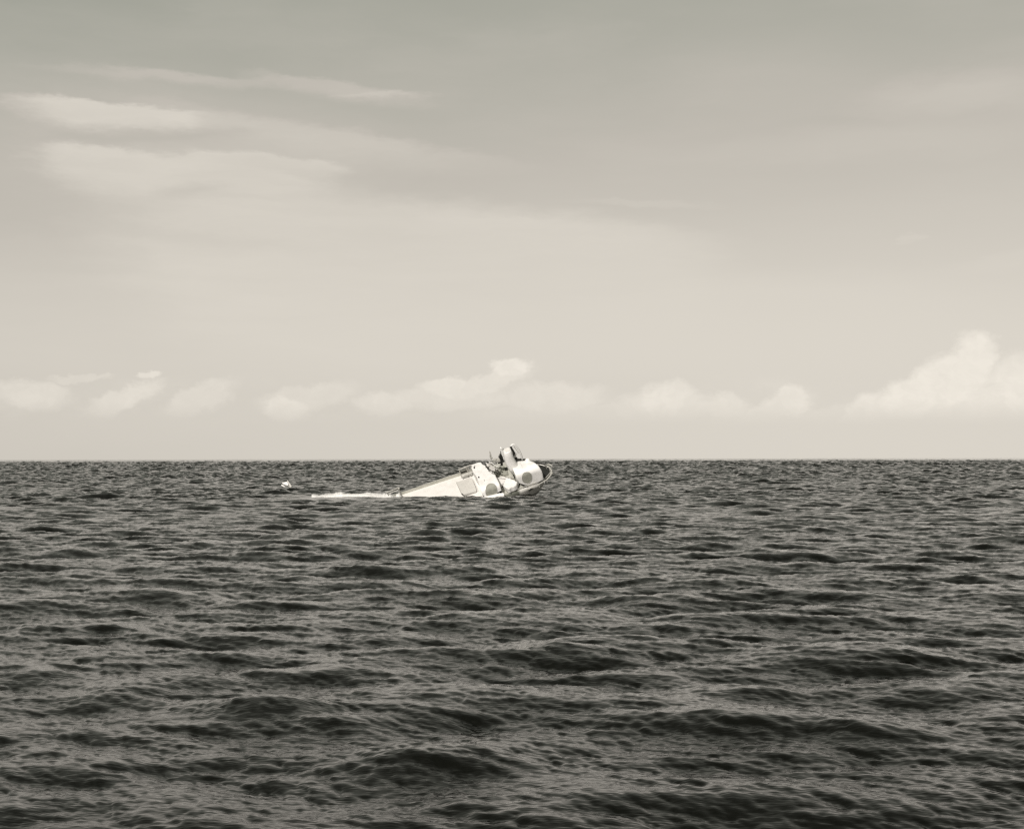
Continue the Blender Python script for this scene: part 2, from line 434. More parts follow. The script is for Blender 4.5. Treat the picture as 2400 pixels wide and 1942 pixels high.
# ------------------------------------------------------------------ the sinking ship
# Ship frame: X towards the bow (up to the right), Y across (away from the camera), Z up from the deck.
AX = R(18)                                   # the bow stands 18 degrees up
HEEL = R(36)                                 # heeled towards the camera
O_PX = (1156.0, 1129.0)
SHIP_Y = 412.0
d0 = ray(*O_PX); ship_o = Vector((0, 0, CAM_H))+d0*(SHIP_Y/d0.y)
e_d = d0.normalized()
e_r = e_d.cross(Vector((0, 0, 1))).normalized(); e_up = e_r.cross(e_d).normalized()
e_u = e_r*math.cos(AX)+e_up*math.sin(AX)
e_s = -e_r*math.sin(AX)+e_up*math.cos(AX)
shX = e_u
shY = e_d*math.cos(HEEL)+e_s*math.sin(HEEL)
shZ = -e_d*math.sin(HEEL)+e_s*math.cos(HEEL)
shM = Matrix.Translation(ship_o) @ Matrix((shX, shY, shZ)).transposed().to_4x4()
SN, CS = math.sin(HEEL), math.cos(HEEL)
PXM = F/SHIP_Y
def L2(px, py):
    """point of the photograph -> metres along the ship axis, metres across it (up in the picture)"""
    dx, dy = (px-O_PX[0])/PXM, -(py-O_PX[1])/PXM
    return dx*math.cos(AX)+dy*math.sin(AX), -dx*math.sin(AX)+dy*math.cos(AX)
def onZ(px, py, z=0.0):       # on a level of the ship
    u, v_ = L2(px, py); return Vector((u, (v_-z*CS)/SN, z))
def onY(px, py, y):           # on a fore-and-aft plane of the ship
    u, v_ = L2(px, py); return Vector((u, y, (v_-y*SN)/CS))

ship = bpy.data.objects.new('ship', None); C.objects.link(ship)
ship.matrix_world = shM
ship['label'] = 'white motor ship heeled over with its bow raised, sinking stern first in open sea'
ship['category'] = 'ship'

B = 8.2                                      # half beam
BOW = 17.0
SHEER_U = [-60, 0, 2, 6, 9.4, 12.1, 14.5, 16.2, 16.8, 17.0]
SHEER_N = [-B*SN, -B*SN, -4.75, -4.5, -4.35, -4.43, -3.95, -2.97, -2.3, -1.75]
SHEER_F = [B*SN, B*SN, 4.6, 3.6, 2.6, 1.6, .65, -.6, -1.35, -1.70]
def half_beam(x): return float(np.interp(x, SHEER_U, SHEER_F)-np.interp(x, SHEER_U, SHEER_N))/2/SN
def sheer(x): return float(np.interp(x, SHEER_U, SHEER_F)+np.interp(x, SHEER_U, SHEER_N))/2/CS
xs = [-46, -38, -30, -24, -18, -12, -6, -2, 1, 3, 5, 7, 9, 10.5, 12, 13.2, 14.3, 15.2, 15.9, 16.3, 16.7, BOW-.05]
xs = sorted(set([x for x in xs if x < BOW])) + [BOW]
def hull():
    bm = bmesh.new()
    rows = []
    for x in xs:
        hb = half_beam(x); z0 = sheer(x)
        flare = max(0, (x-2)/(BOW-2))
        row = []
        prof = [(1.0, 0), (1-.04-.10*flare, -1.6), (1-.07-.22*flare, -3.2), (.90-.38*flare, -5.0), (.72-.66*flare, -6.6), (.34-.30*flare, -7.6), (0, -7.9)]
        for s_ in (-1, 1):
            pr = prof if s_ < 0 else prof[:-1][::-1]
            for (f_, z_) in pr:
                row.append(Vector((x-max(0, flare)*(-z_)*.95*flare, s_*hb*max(0, f_), z0+z_)))
        rows.append(row)
    grid(bm, rows)
    bmesh.ops.remove_doubles(bm, verts=bm.verts, dist=.001)
    bmesh.ops.recalc_face_normals(bm, faces=bm.faces)
    o = obj('hull', bm, M_hull, ship, True)
    md = o.modifiers.new('s', 'SOLIDIFY'); md.thickness = .12; md.offset = -1
    return o
hull_o = hull()

def deck(name, x0, x1, m, dz=-.12, n=14, inset=.14):
    bm = bmesh.new(); rows = []
    for i in range(n+1):
        x = x0+(x1-x0)*i/n
        hb = max(.02, half_beam(x)-inset)
        rows.append([Vector((x, hb*q, sheer(x)+dz+.12*(1-q*q))) for q in (-1, -.6, -.2, .2, .6, 1)])
    grid(bm, rows); bmesh.ops.recalc_face_normals(bm, faces=bm.faces)
    o = obj(name, bm, m, ship, True)
    return o
xA0 = L2(1122, 1140)[0]; xA1 = L2(1170, 1130)[0]
xB0 = L2(1206, 1110)[0]; xB1 = L2(1274, 1115)[0]
deck('after_deck', -45, xA1-.3, M_cream)
deck('waist_deck', xA1-.299, xB0+1.0, M_grey)
deck('foredeck', xB0+1.001, BOW-.15, M_foredeck, inset=.05)

# far bulwark with its capping rail, near bulwark forward
def bulwark(name, side, x0, x1, h, m, n=20, th=.14, lean=.0):
    bm = bmesh.new(); rows = []
    for i in range(n+1):
        x = x0+(x1-x0)*i/n
        hb = half_beam(x); z = sheer(x)
        rows.append([Vector((x, side*(hb-.02), z-.1)), Vector((x, side*(hb+lean), z+h)), Vector((x, side*(hb+lean-th), z+h)), Vector((x, side*(hb-.02-th), z-.1))])
    grid(bm, rows, close_u=True); bmesh.ops.recalc_face_normals(bm, faces=bm.faces)
    return obj(name, bm, m, ship)
def cap_rail(name, side, x0, x1, h, r, m, n=24):
    bm = bmesh.new()
    tube(bm, [Vector((x0+(x1-x0)*i/n, side*(half_beam(x0+(x1-x0)*i/n)-.07), sheer(x0+(x1-x0)*i/n)+h)) for i in range(n+1)], r)
    return obj(name, bm, m, ship, True)
bw1 = bulwark('bulwark', 1, -40, xA0, .75, M_grey)
cap_rail('bulwark_rail', 1, L2(984, 1150)[0], xA0, .85, .10, M_rail)
bulwark('bulwark', 1, xB0, BOW-.3, .5, M_foredeck)
bulwark('bulwark', -1, xB0+2, BOW-.05, .35, M_midgrey, lean=.1)
cap_rail('bulwark_rail', -1, xA1+.5, BOW-.02, .50, .13, M_rail)
# bow rail: stanchions and a bent upper rail round the stem
bm = bmesh.new()
pts = [onZ(1236, 1139, .6), onZ(1262, 1134, .7), onZ(1280, 1124, .8), onZ(1291, 1111, .9), onZ(1291, 1103, 1.0), onZ(1287, 1096, 1.0), onZ(1282, 1091, 1.0), onZ(1276, 1092, .9)]
tube(bm, pts, [.10, .14, .2, .24, .24, .22, .18, .12], 8)
obj('bow_rail', bm, M_rail, ship, True)
for (px, py) in ((1262, 1134), (1280, 1124), (1291, 1110), (1287, 1096), (1281, 1091)):
    bm = bmesh.new(); p = onZ(px, py, .85); tube(bm, [p, p+Vector((-.25, 0, -1.1))], .09, 6); obj('stanchion', bm, M_rail, ship)
bm = bmesh.new(); bmesh.ops.create_icosphere(bm, subdivisions=2, radius=.42); bm.transform(Matrix.Translation(onZ(1291, 1110, 1.0)) @ Matrix.Diagonal((1, .7, 1.2, 1)))
obj('stem_fairlead', bm, M_rail, ship, True)
bm = bmesh.new()
tube(bm, [onZ(1277, 1091, 1.2), onZ(1284, 1088, 1.5), onZ(1290, 1090, 1.5), onZ(1294, 1094, 1.2)], [.1, .2, .22, .12], 7)
obj('bow_chock', bm, M_rail, ship, True)

# superstructures: rounded shells over a wall and a roof, lofted from their after and forward edges
def shell_pt(px, py, y_near, h, rad):
    """lie on the near wall below the eaves, on the rounded eaves, or on the roof"""
    u, v_ = L2(px, py)
    # profile in (Y, Z): wall at y_near up to h-rad, quarter circle, roof
    best = None
    for q in PROF(y_near, h, rad):
        vv = q[0]*SN+q[1]*CS
        if best is None or abs(vv-v_) < best[0]: best = (abs(vv-v_), q)
    return Vector((u, best[1][0], best[1][1]))
def PROF(y0, h, rad):
    pts = [(y0, -2.6+(h-rad+2.6)*i/90) for i in range(91)]
    pts += [(y0+rad*(1-math.cos(a)), h-rad+rad*math.sin(a)) for a in [math.pi/2*i/40 for i in range(41)]]
    pts += [(y0+rad+i*.05, h-i*.004) for i in range(1, 260)]
    return pts
def interp(poly, t):
    """poly: list of (px,py) from bottom to top; t 0..1 by arc length"""
    ds = [0]
    for a, b in zip(poly, poly[1:]): ds.append(ds[-1]+math.hypot(b[0]-a[0], b[1]-a[1]))
    s_ = t*ds[-1]
    for i in range(len(poly)-1):
        if s_ <= ds[i+1]+1e-9:
            f_ = (s_-ds[i])/(ds[i+1]-ds[i]); return (poly[i][0]+(poly[i+1][0]-poly[i][0])*f_, poly[i][1]+(poly[i+1][1]-poly[i][1])*f_)
    return poly[-1]
def shell(name, left, right, y0, h, rad, m, parent, nu=16, nv=34):
    """left and right edge (bottom to top) as drawn in the photograph; closed down to the deck"""
    bm = bmesh.new(); rows = []
    for j in range(nv+1):
        a = interp(left, j/nv); b = interp(right, j/nv)
        row = []
        for i in range(nu+1):
            f_ = i/nu
            row.append(shell_pt(a[0]+(b[0]-a[0])*f_, a[1]+(b[1]-a[1])*f_, y0, h, rad))
        rows.append(row)
    vs = grid(bm, rows)
    # skirt: end walls and far wall down to the deck
    for edge in ([r_[0] for r_ in vs], [r_[-1] for r_ in vs], vs[-1]):
        low = [bm.verts.new(Vector((v_.co.x, max(v_.co.y, y0+.05), min(-2.2, v_.co.z-.1) if v_.co.z > h-rad or v_.co.y > y0+.6 else v_.co.z-.05))) for v_ in edge]
        for k in range(len(edge)-1):
            try: bm.faces.new((edge[k], edge[k+1], low[k+1], low[k]))
            except ValueError: pass
    bmesh.ops.remove_doubles(bm, verts=bm.verts, dist=.0005)
    bmesh.ops.recalc_face_normals(bm, faces=bm.faces)
    o = obj(name, bm, m, parent, True)
    for p in o.data.polygons: p.use_smooth = abs(p.normal.x) < .6
    return o
# after deckhouse
shellA = shell('after_deckhouse', [(1139, 1166), (1131, 1158), (1124, 1138), (1118, 1118), (1109, 1106), (1101, 1087)],
               [(1170, 1151), (1175, 1149), (1170, 1132), (1160, 1112), (1149, 1099), (1139, 1091), (1131, 1088), (1124, 1079.5)], -B+.5, 4.2, 1.6, M_white, ship)
# upper house on its far end
def facebox(name, poly, y_front, depth, m, parent, bev=.12, zoff=0):
    """block whose near face has the outline poly on the fore-and-aft plane y_front, carried back by depth"""
    bm = bmesh.new()
    prism(bm, [onY(px, py, y_front) for px, py in poly], (0, depth, 0), bev)
    o = obj(name, bm, m, parent); return o
def disc(name, cx, cy, hw, hh, y, m, parent, proud=.05, ring=True, ringm=None, seg=28, squarish=2.0, yfun=None):
    bm = bmesh.new()
    pts = []
    for k in range(seg):
        a = 2*math.pi*k/seg
        ca, sa = math.cos(a), math.sin(a)
        px = cx+hw*math.copysign(abs(ca)**(2/squarish), ca); py = cy-hh*math.copysign(abs(sa)**(2/squarish), sa)
        pts.append((px, py))
    P3 = [yfun(px, py) for px, py in pts]
    c3 = yfun(cx, cy)
    n = (P3[0]-c3).cross(P3[seg//4]-c3).normalized()
    if n.dot(Vector((0, -CS, SN))) < 0: n = -n
    inner = [c3+(p-c3)*.5 for p in P3]
    prev = None
    for q in (1.0, .8, .6, .4, .2):
        ring_ = [bm.verts.new(yfun(cx+(a-cx)*q, cy+(b-cy)*q)+n*proud) for a, b in pts]
        if prev:
            for k in range(seg): bm.faces.new((prev[k], prev[(k+1) % seg], ring_[(k+1) % seg], ring_[k]))
        else:
            vd = [bm.verts.new(p-n*.1) for p in P3]
            for k in range(seg): bm.faces.new((ring_[k], vd[k], vd[(k+1) % seg], ring_[(k+1) % seg]))
        prev = ring_
    bm.faces.new(prev)
    bmesh.ops.recalc_face_normals(bm, faces=bm.faces)
    o = obj(name, bm, m, parent)
    if ring:
        bm = bmesh.new(); tube(bm, [p+n*(proud+.02) for p in P3]+[P3[0]+n*(proud+.02)], .06, 6, cap=False)
        obj('rim', bm, ringm or m, o, True)
    return o
fA = lambda px, py: shell_pt(px, py, -B+.5, 4.2, 1.6)
disc('round_opening', 1151.5, 1150, 13.2, 17.5, 0, M_disc, shellA, .12, True, M_midgrey, yfun=fA, squarish=2.3)
disc('porthole', 1122.6, 1118.5, 1.7, 1.7, 0, M_dark, shellA, .16, False, yfun=fA, seg=12)
disc('porthole', 1135.5, 1125.5, 1.3, 1.8, 0, M_hatch, shellA, .16, False, yfun=fA, seg=12)
disc('porthole', 1111.6, 1096, 1.7, 2.0, 0, M_dark, shellA, .16, False, yfun=fA, seg=12)
disc('lamp', 1112.6, 1092.6, 1.1, 1.6, 0, M_midgrey, shellA, .2, False, yfun=fA, seg=12)

# forward house with its round-fronted bridge
YB = -5.3
shellB = shell('forward_deckhouse', [(1229, 1136), (1216, 1132), (1211, 1122), (1205, 1108), (1200, 1096), (1195, 1082)],
               [(1250, 1135), (1273, 1124), (1271, 1112), (1266, 1100), (1260, 1091), (1250, 1083), (1238, 1079)], YB, 4.2, 1.9, M_white, ship)
fB = lambda px, py: shell_pt(px, py, YB, 4.2, 1.9)
disc('round_opening', 1234, 1119, 11.2, 12.6, 0, M_disc, shellB, .07, True, M_midgrey, yfun=fB, squarish=2.5)
# small dome and notch on its roof edge
bm = bmesh.new(); bmesh.ops.create_uvsphere(bm, u_segments=16, v_segments=10, radius=.8); bm.transform(Matrix.Translation(fB(1237, 1082)+Vector((0, .6, -.15))))
obj('roof_dome', bm, M_white, ship, True)
bm = bmesh.new()
tube(bm, [fB(1219, 1086)+Vector((0, -.03, .03)), fB(1224, 1096)+Vector((0, -.03, .03)), fB(1230, 1108)+Vector((0, -.04, .02))], .05, 5)
obj('seam', bm, M_hatch, shellB)

# funnel standing up from the after edge of the forward house
bm = bmesh.new()
sect = []
for (cx, cy, hw, hd) in ((1207, 1104, 10, 1.6), (1200, 1090, 12.5, 1.6), (1194, 1078, 11.5, 1.5), (1190, 1066, 10.5, 1.4), (1188.5, 1057.5, 9.3, 1.25), (1188.5, 1055.5, 8.3, 1.1)):
    c_ = onY(cx, cy, -1.0); w_ = hw/PXM*.98
    sect.append([c_+Vector((w_*math.copysign(abs(math.cos(a))**.7, math.cos(a)), hd*math.copysign(abs(math.sin(a))**.7, math.sin(a)), 0)) for a in [2*math.pi*k/24 for k in range(24)]])
vs = grid(bm, sect, close_u=True); bm.faces.new(vs[-1]); bm.faces.new(vs[0][::-1]); bmesh.ops.recalc_face_normals(bm, faces=bm.faces)
fun = obj('funnel', bm, M_white, ship, True)
bm = bmesh.new(); top_c = sum((v_ for v_ in sect[-1]), Vector())/24
prism(bm, [top_c+(p-top_c)*.8+Vector((0, 0, .03)) for p in sect[-1]], (0, 0, .12), .02)
obj('funnel_cap', bm, M_cream, fun)

# arched gantry of the boat davit, beyond the funnel
def arc(pts, n=14):
    out = []
    P = [pts[0]]+pts+[pts[-1]]
    for i in range(1, len(P)-2):
        for k in range(n):
            t = k/n
            p0, p1, p2, p3 = P[i-1], P[i], P[i+1], P[i+2]
            out.append(.5*((2*p1)+(-p0+p2)*t+(2*p0-5*p1+4*p2-p3)*t*t+(-p0+3*p1-3*p2+p3)*t**3))
    out.append(pts[-1]); return out
GY = 2.2
bm = bmesh.new()
tube(bm, arc([onY(px, py, GY) for px, py in ((1197, 1046), (1201, 1042.5), (1206, 1043), (1213, 1050), (1219, 1060), (1223, 1070), (1227, 1082))], 6), .24, 8)
davit = obj('davit_arch', bm, M_white, ship, True)
bm = bmesh.new()
tube(bm, arc([onY(px, py, GY+1.6) for px, py in ((1197, 1047), (1200, 1053), (1204, 1060), (1206, 1067), (1205, 1078))], 6), [.3]*7+[.34]*6+[.42]*6+[.3]*6, 8)
obj('davit_arm', bm, M_dark, ship, True)
for a, b in (((1204, 1046), (1216, 1062)), ((1208, 1064), (1204, 1080)), ((1200, 1068), (1205, 1079)), ((1200, 1058), (1203, 1076)), ((1212, 1061), (1206, 1078))):
    bm = bmesh.new(); tube(bm, [onY(*a, GY+.8), onY(*b, GY+.8)], .075, 6); obj('brace', bm, M_rail, davit)
# gear between arch foot and roof
bm = bmesh.new()
for (px, py, w_) in ((1209, 1076, .5), (1213, 1078, .4), (1219, 1078, .42), (1228, 1078.5, .4), (1231, 1077.5, .3)):
    c_ = onY(px, py, 1.0); box(bm, c_-Vector((w_, w_, w_*.8)), c_+Vector((w_, w_, w_*.8)), .08, None)
obj('roof_gear', bm, M_dark, ship)
bm = bmesh.new(); tube(bm, [onY(1207, 1079, 1.4), onY(1236, 1075.5, 1.4)], .05, 5); tube(bm, [onY(1214, 1082, 1), onY(1214, 1073, 1)], .06, 5); tube(bm, [onY(1224, 1081, 1), onY(1232, 1074, 1)], .06, 5)
obj('roof_rail', bm, M_rail, ship)

# masts with their yards
bm = bmesh.new(); tube(bm, [onY(1176, 1090, 0), onY(1174.5, 1070, 0), onY(1173, 1058, 0)], [.36, .2, .08], 8); mast = obj('signal_mast', bm, M_dark, ship, True)
for k, (px, py, w_) in enumerate(((1174.5, 1083, .95), (1175.5, 1080, .6), (1173.5, 1077, .75), (1174.5, 1073.5, .5), (1172.5, 1070, .55), (1173, 1066, .3))):
    bm = bmesh.new(); c_ = onY(px, py, 0)
    box(bm, c_-Vector((w_, .35, .13)), c_+Vector((w_, .35, .13)), .04); obj('crosstree', bm, M_dark, mast)
for (a, b) in (((1169, 1066), (1179, 1082)), ((1180, 1068), (1171, 1083)), ((1170, 1074), (1180, 1076))):
    bm = bmesh.new(); tube(bm, [onY(*a, .3), onY(*b, .3)], .07, 5); obj('stay', bm, M_rail, mast)
bm = bmesh.new(); tube(bm, [onY(1188, 1060, .4), onY(1176, 1051.2, .4)], .035, 5)
yard = obj('radar_post', bm, M_rail, ship)
bm = bmesh.new(); tube(bm, [onY(1171.5, 1049.6, .4), onY(1179.2, 1053.6, .4)], [.22, .27], 8); obj('radar_scanner', bm, M_white, yard, True)
bm = bmesh.new(); tube(bm, [onY(1154, 1092, 1), onY(1151.5, 1075, 1), onY(1147.5, 1057.5, 1)], [.11, .08, .05], 6); m2 = obj('derrick_post', bm, M_rail, ship)
for (px, py, w_) in ((1149.5, 1066, .28), (1150, 1070, .3), (1152, 1074, .35), (1148.5, 1061, .2)):
    bm = bmesh.new(); c_ = onY(px, py, 1); box(bm, c_-Vector((w_, .2, .14)), c_+Vector((w_, .2, .14)), .03); obj('block', bm, M_midgrey, m2)

# waist: deckhouse, engine casing, ventilators, winch
def slab(name, poly, z0, h, m, parent, bev=.1):
    """block whose top has the outline poly at level z0+h"""
    bm = bmesh.new(); prism(bm, [onZ(px, py, z0+h) for px, py in poly], (0, 0, -h), bev)
    return obj(name, bm, m, parent)
cas = slab('engine_casing', [(1150, 1106), (1156, 1090), (1170, 1084), (1184, 1086), (1196, 1100), (1204, 1118), (1208, 1130), (1186, 1120), (1174, 1116), (1160, 1112)], -.2, 1.4, M_grey, ship, .25)
slab('casing_top', [(1163, 1108), (1162, 1096), (1171, 1088), (1181, 1090), (1190, 1103), (1192, 1112), (1184, 1114), (1174, 1112)], 1.0, .5, M_disc, cas, .2)
slab('far_rail_panel', [(1164, 1090), (1166, 1080), (1184, 1080), (1192, 1090)], .4, .3, M_midgrey, ship, .05)
slab('step', [(1164, 1127), (1165, 1119), (1182, 1114), (1187, 1120), (1182, 1130), (1170, 1138)], .3, .8, M_cream, ship, .12)
cov = slab('skylight', [(1178, 1137), (1183, 1126), (1187, 1115.5), (1194, 1119), (1211, 1129), (1209, 1136), (1204, 1140), (1197, 1141), (1192, 1146), (1186, 1143)], .2, 1.5, M_white, ship, .12)
bm = bmesh.new(); c_ = onZ(1186, 1098.5, 1.7)
box(bm, c_-Vector((.33, .55, .1)), c_+Vector((.33, .55, .12)), .05, None); obj('vent_opening', bm, M_dark, cas)
for (px, py) in ((1198, 1123), (1170, 1098)):
    bm = bmesh.new(); c_ = onZ(px, py, 1.6); tube(bm, [c_, c_+Vector((0, 0, .5)), c_+Vector((.2, 0, .75)), c_+Vector((.5, 0, .75))], [.2, .2, .26, .34], 10)
    obj('cowl_vent', bm, M_midgrey, ship, True)
# mooring line across the waist
bm = bmesh.new()
tube(bm, arc([onY(px, py, -3.0) for px, py in ((1139, 1092), (1150, 1102), (1164, 1107), (1178, 1114.5))], 8), .13, 6)
tube(bm, arc([onY(px, py, -3.0) for px, py in ((1178, 1114.5), (1196, 1121), (1213, 1131), (1226, 1134.5), (1240, 1138))], 8), .06, 6)
obj('fallen_boom', bm, M_dark, ship, True)
# winch and tangled lifeboat gear beside the after house
wy = -.4
bm = bmesh.new()
w0 = onY(1152, 1094, wy)
tube(bm, [w0+Vector((0, -1, 0)), w0+Vector((0, 1, 0))], .55, 14)
win = obj('winch', bm, M_midgrey, ship, True)
for s_ in (-1, 1):
    bm = bmesh.new(); tube(bm, [w0+Vector((0, s_*1.0, 0)), w0+Vector((0, s_*1.12, 0))], .85, 16); obj('winch_cheek', bm, M_cream, win)
for k in range(9):
    a = (1139+k*3.0, 1084+k*1.6); b = (a[0]+6+rng.uniform(-1, 2), a[1]+10+rng.uniform(-2, 3))
    bm = bmesh.new(); tube(bm, [onY(*a, wy+rng.uniform(-.6, 1.2)), onY(*b, wy+rng.uniform(-.6, .6))], rng.uniform(.08, .15), 6)
    obj('davit_bar', bm, (M_cream, M_rail, M_dark)[k % 3], ship)
for a, b, m in (((1141, 1086), (1165, 1100), M_cream), ((1146, 1082), (1168, 1094), M_white), ((1139, 1094), (1160, 1106), M_dark), ((1155, 1082), (1166, 1090), M_rail), ((1160, 1094), (1168, 1104), M_dark), ((1137, 1089), (1145, 1101), M_dark)):
    bm = bmesh.new(); tube(bm, [onY(*a, wy), onY(*b, wy-.5)], .13, 6); obj('davit_bar', bm, m, ship)
for (px, py, w_) in ((1164, 1101, .45), (1144, 1097, .35), (1167, 1079, .6), (1160, 1078, .45), (1141, 1093, .4)):
    bm = bmesh.new(); c_ = onY(px, py, wy+.3); box(bm, c_-Vector((w_, w_, w_*.6)), c_+Vector((w_, w_, w_*.6)), .08)
    obj('lashed_gear', bm, M_midgrey, ship)

# hatch on the after deck
hp = [(1069, 1129), (1100, 1119.5), (1107, 1122), (1117, 1147), (1116, 1150), (1087, 1158.5), (1083, 1156)]
slab('hatch_coaming', [(1068, 1130), (1100, 1119), (1108, 1122), (1118, 1149), (1116, 1152.5), (1088, 1162), (1082, 1158)], -.1, .35, M_midgrey, ship, .05)  # coaming's darker grey paints in the shade along the hatch's lower edge
hc = slab('hatch_cover', hp, .2, .5, M_hatch, ship, .1)
bm = bmesh.new(); tube(bm, [onZ(1082.5, 1156, .8), onZ(1087, 1160, .8)], .13, 6); obj('hatch_dog', bm, M_dark, hc)
# platform rails at the far side of the after deck, abaft the deckhouse
plat = None
PY = 5.6
def rails(name, segs, y, r, m, parent):
    first = None
    for i, (a, b) in enumerate(segs):
        bm = bmesh.new(); tube(bm, [onY(*a, y), onY(*b, y)], r, 7)
        o = obj(name if i == 0 else 'rail_bar', bm, m, parent if i == 0 else first)
        if i == 0: first = o
    return first
boat_deck = rails('boat_deck_frame', [((1075, 1099), (1083, 1120)), ((1075, 1100), (1103, 1089)), ((1080, 1113), (1104, 1105)), ((1081, 1117), (1105, 1110)), ((1075, 1098.5), (1092, 1095)),
       ((1092, 1096), (1097, 1106)), ((1096, 1094), (1100, 1104)), ((1103, 1089), (1107, 1104))], PY, .16, M_rail, ship)
bm = bmesh.new(); prism(bm, [onY(*p, PY+.3) for p in ((1077, 1104), (1096, 1098), (1099, 1105), (1080, 1111))], (0, .3, 0), .04)
obj('rail_panel', bm, M_grey, boat_deck)
bm = bmesh.new(); prism(bm, [onY(*p, PY+.5) for p in ((1078, 1104.5), (1093, 1099.5), (1094, 1101.5), (1079, 1107))], (0, -.5, 0), .04)
obj('slot_panel', bm, M_dark, boat_deck)
# curved coaming abaft the deckhouse
bm = bmesh.new(); tube(bm, arc([onZ(px, py, .2) for px, py in ((1094, 1113), (1103, 1117), (1112, 1130), (1120, 1150))], 6), .12, 6); obj('deck_coaming', bm, M_cream, ship, True)
bm = bmesh.new(); tube(bm, arc([onZ(px, py, .1) for px, py in ((1068, 1128), (1074, 1138), (1082, 1156), (1090, 1166))], 6), .07, 6); obj('deck_seam', bm, M_cream, ship, True)
# white fender / bulwark roll along the near edge under the deckhouse
bm = bmesh.new()
tube(bm, arc([onY(px, py, -B-.2) for px, py in ((1098, 1172), (1118, 1170), (1140, 1167), (1160, 1163), (1174, 1160), (1181, 1158.5))], 6), [.5]*6+[.62]*6+[.72]*6+[.75]*6+[.66]*6+[.4], 12)
obj('near_bulwark', bm, M_white, ship, True)
bm = bmesh.new(); tube(bm, [onY(1111, 1167, -B+.2), onY(1131, 1162, -B+.2)], [.08, .2], 7); obj('freeing_port', bm, M_midgrey, ship)
# waist bulwark, grey, and bow anchor in its hawse
HY = -B*.86
def hull_pt(px, py, out=.1):
    inv = None
    u, v_ = L2(px, py)
    dps = bpy.context.evaluated_depsgraph_get()
    # along the view direction in ship space
    dloc = Vector((0, math.cos(HEEL), -math.sin(HEEL)))
    base = Vector((u, v_*SN, v_*CS))
    ok, loc, nor, idx = hull_o.ray_cast(base-dloc*60, dloc)
    return loc-dloc*out if ok else base-dloc*6
bm = bmesh.new()
seg = []
for k in range(16):
    a = 2*math.pi*k/16; ca, sa = math.cos(a)*6.2, math.sin(a)*2.3
    seg.append(hull_pt(1243+ca*math.cos(R(25))-sa*math.sin(R(25)), 1146.5-(ca*math.sin(R(25))+sa*math.cos(R(25))), .06))
bm.faces.new([bm.verts.new(p) for p in seg]); q = bmesh.ops.extrude_face_region(bm, geom=bm.faces[:])
bmesh.ops.translate(bm, verts=[e for e in q['geom'] if isinstance(e, bmesh.types.BMVert)], vec=(0, .2, -.2)); bmesh.ops.recalc_face_normals(bm, faces=bm.faces)
hp_ = obj('hawse_pocket', bm, M_dark, ship)
bm = bmesh.new(); tube(bm, [p+Vector((0, -.05, .05)) for p in seg]+[seg[0]+Vector((0, -.05, .05))], .09, 6, False); obj('rim', bm, M_rail, hp_, True)
an = [hull_pt(px, py, .25) for px, py in ((1238, 1149), (1243, 1146.5), (1248, 1144.5))]
bm = bmesh.new(); tube(bm, an, .12, 7); anc = obj('anchor', bm, M_dark, ship)
bm = bmesh.new(); tube(bm, [hull_pt(1236, 1145.5, .2), hull_pt(1236.8, 1149.3, .3), hull_pt(1240.5, 1152, .2)], [.06, .16, .06], 6); obj('fluke', bm, M_rail, anc)

# stern gallows frame poking out of the water
GYs = -1.0
gal = rails('stern_gallows', [((938, 1142), (946, 1164)), ((908, 1153.5), (938, 1142)), ((912, 1157), (940, 1146)), ((936, 1141.5), (943, 1160)), ((910, 1152), (915, 1160))], GYs, .15, M_rail, ship)
bm = bmesh.new(); c_ = onY(938.5, 1143.5, GYs); bmesh.ops.create_icosphere(bm, subdivisions=2, radius=.34); bm.transform(Matrix.Translation(c_)); obj('gallows_block', bm, M_rail, gal, True)

# ------------------------------------------------------------------ foam
def foam_strip(name, top, bot, label, depth=4.0, seed=1, rough=.35, lift=.15, dist=413.0):
    """lumpy white water; top and bot are the edges seen in the photograph, at the water there"""
    r_ = np.random.default_rng(seed)
    bm = bmesh.new(); n = 90; mrows = 10
    rows = []
    def at(poly, x):
        for a, b in zip(poly, poly[1:]):
            if a[0] <= x <= b[0]: return a[1]+(b[1]-a[1])*(x-a[0])/(b[0]-a[0])
        return poly[0][1] if x < poly[0][0] else poly[-1][1]
    x0, x1 = top[0][0], top[-1][0]
    noise1 = np.convolve(r_.normal(size=n*2+20), np.ones(5)/5, 'same')
    for i in range(n+1):
        x = x0+(x1-x0)*i/n
        yt, yb = at(top, x), at(bot, x)
        d = dist
        rb, rt = ray(x, yb), ray(x, yt)
        near = Vector((rb.x*d/rb.y, d, 0)); wz = CAM_H+rb.z*d/rb.y
        hgt = max(.2, CAM_H+rt.z*d/rt.y-wz)*(1+.25*noise1[i])
        row = [Vector((near.x, near.y-.5, wz-1.3))]
        for j in range(mrows+1):
            t = j/mrows
            prof = math.sin(min(1, t*1.25)*math.pi/2)**.7 if t < .75 else math.cos((t-.75)/.25*math.pi/2*.8)
            row.append(Vector((near.x+r_.normal()*rough*.25, near.y+depth*t+r_.normal()*rough*.3, wz-.05+hgt*prof*(1+rough*.25*r_.normal()))))
        row.append(Vector((near.x, near.y+depth+.6, wz-1.3)))
        rows.append(row)
    grid(bm, rows); bmesh.ops.recalc_face_normals(bm, faces=bm.faces)
    o = obj(name, bm, M_foam, None, True)
    o['kind'] = 'stuff'; o['label'] = label
    return o
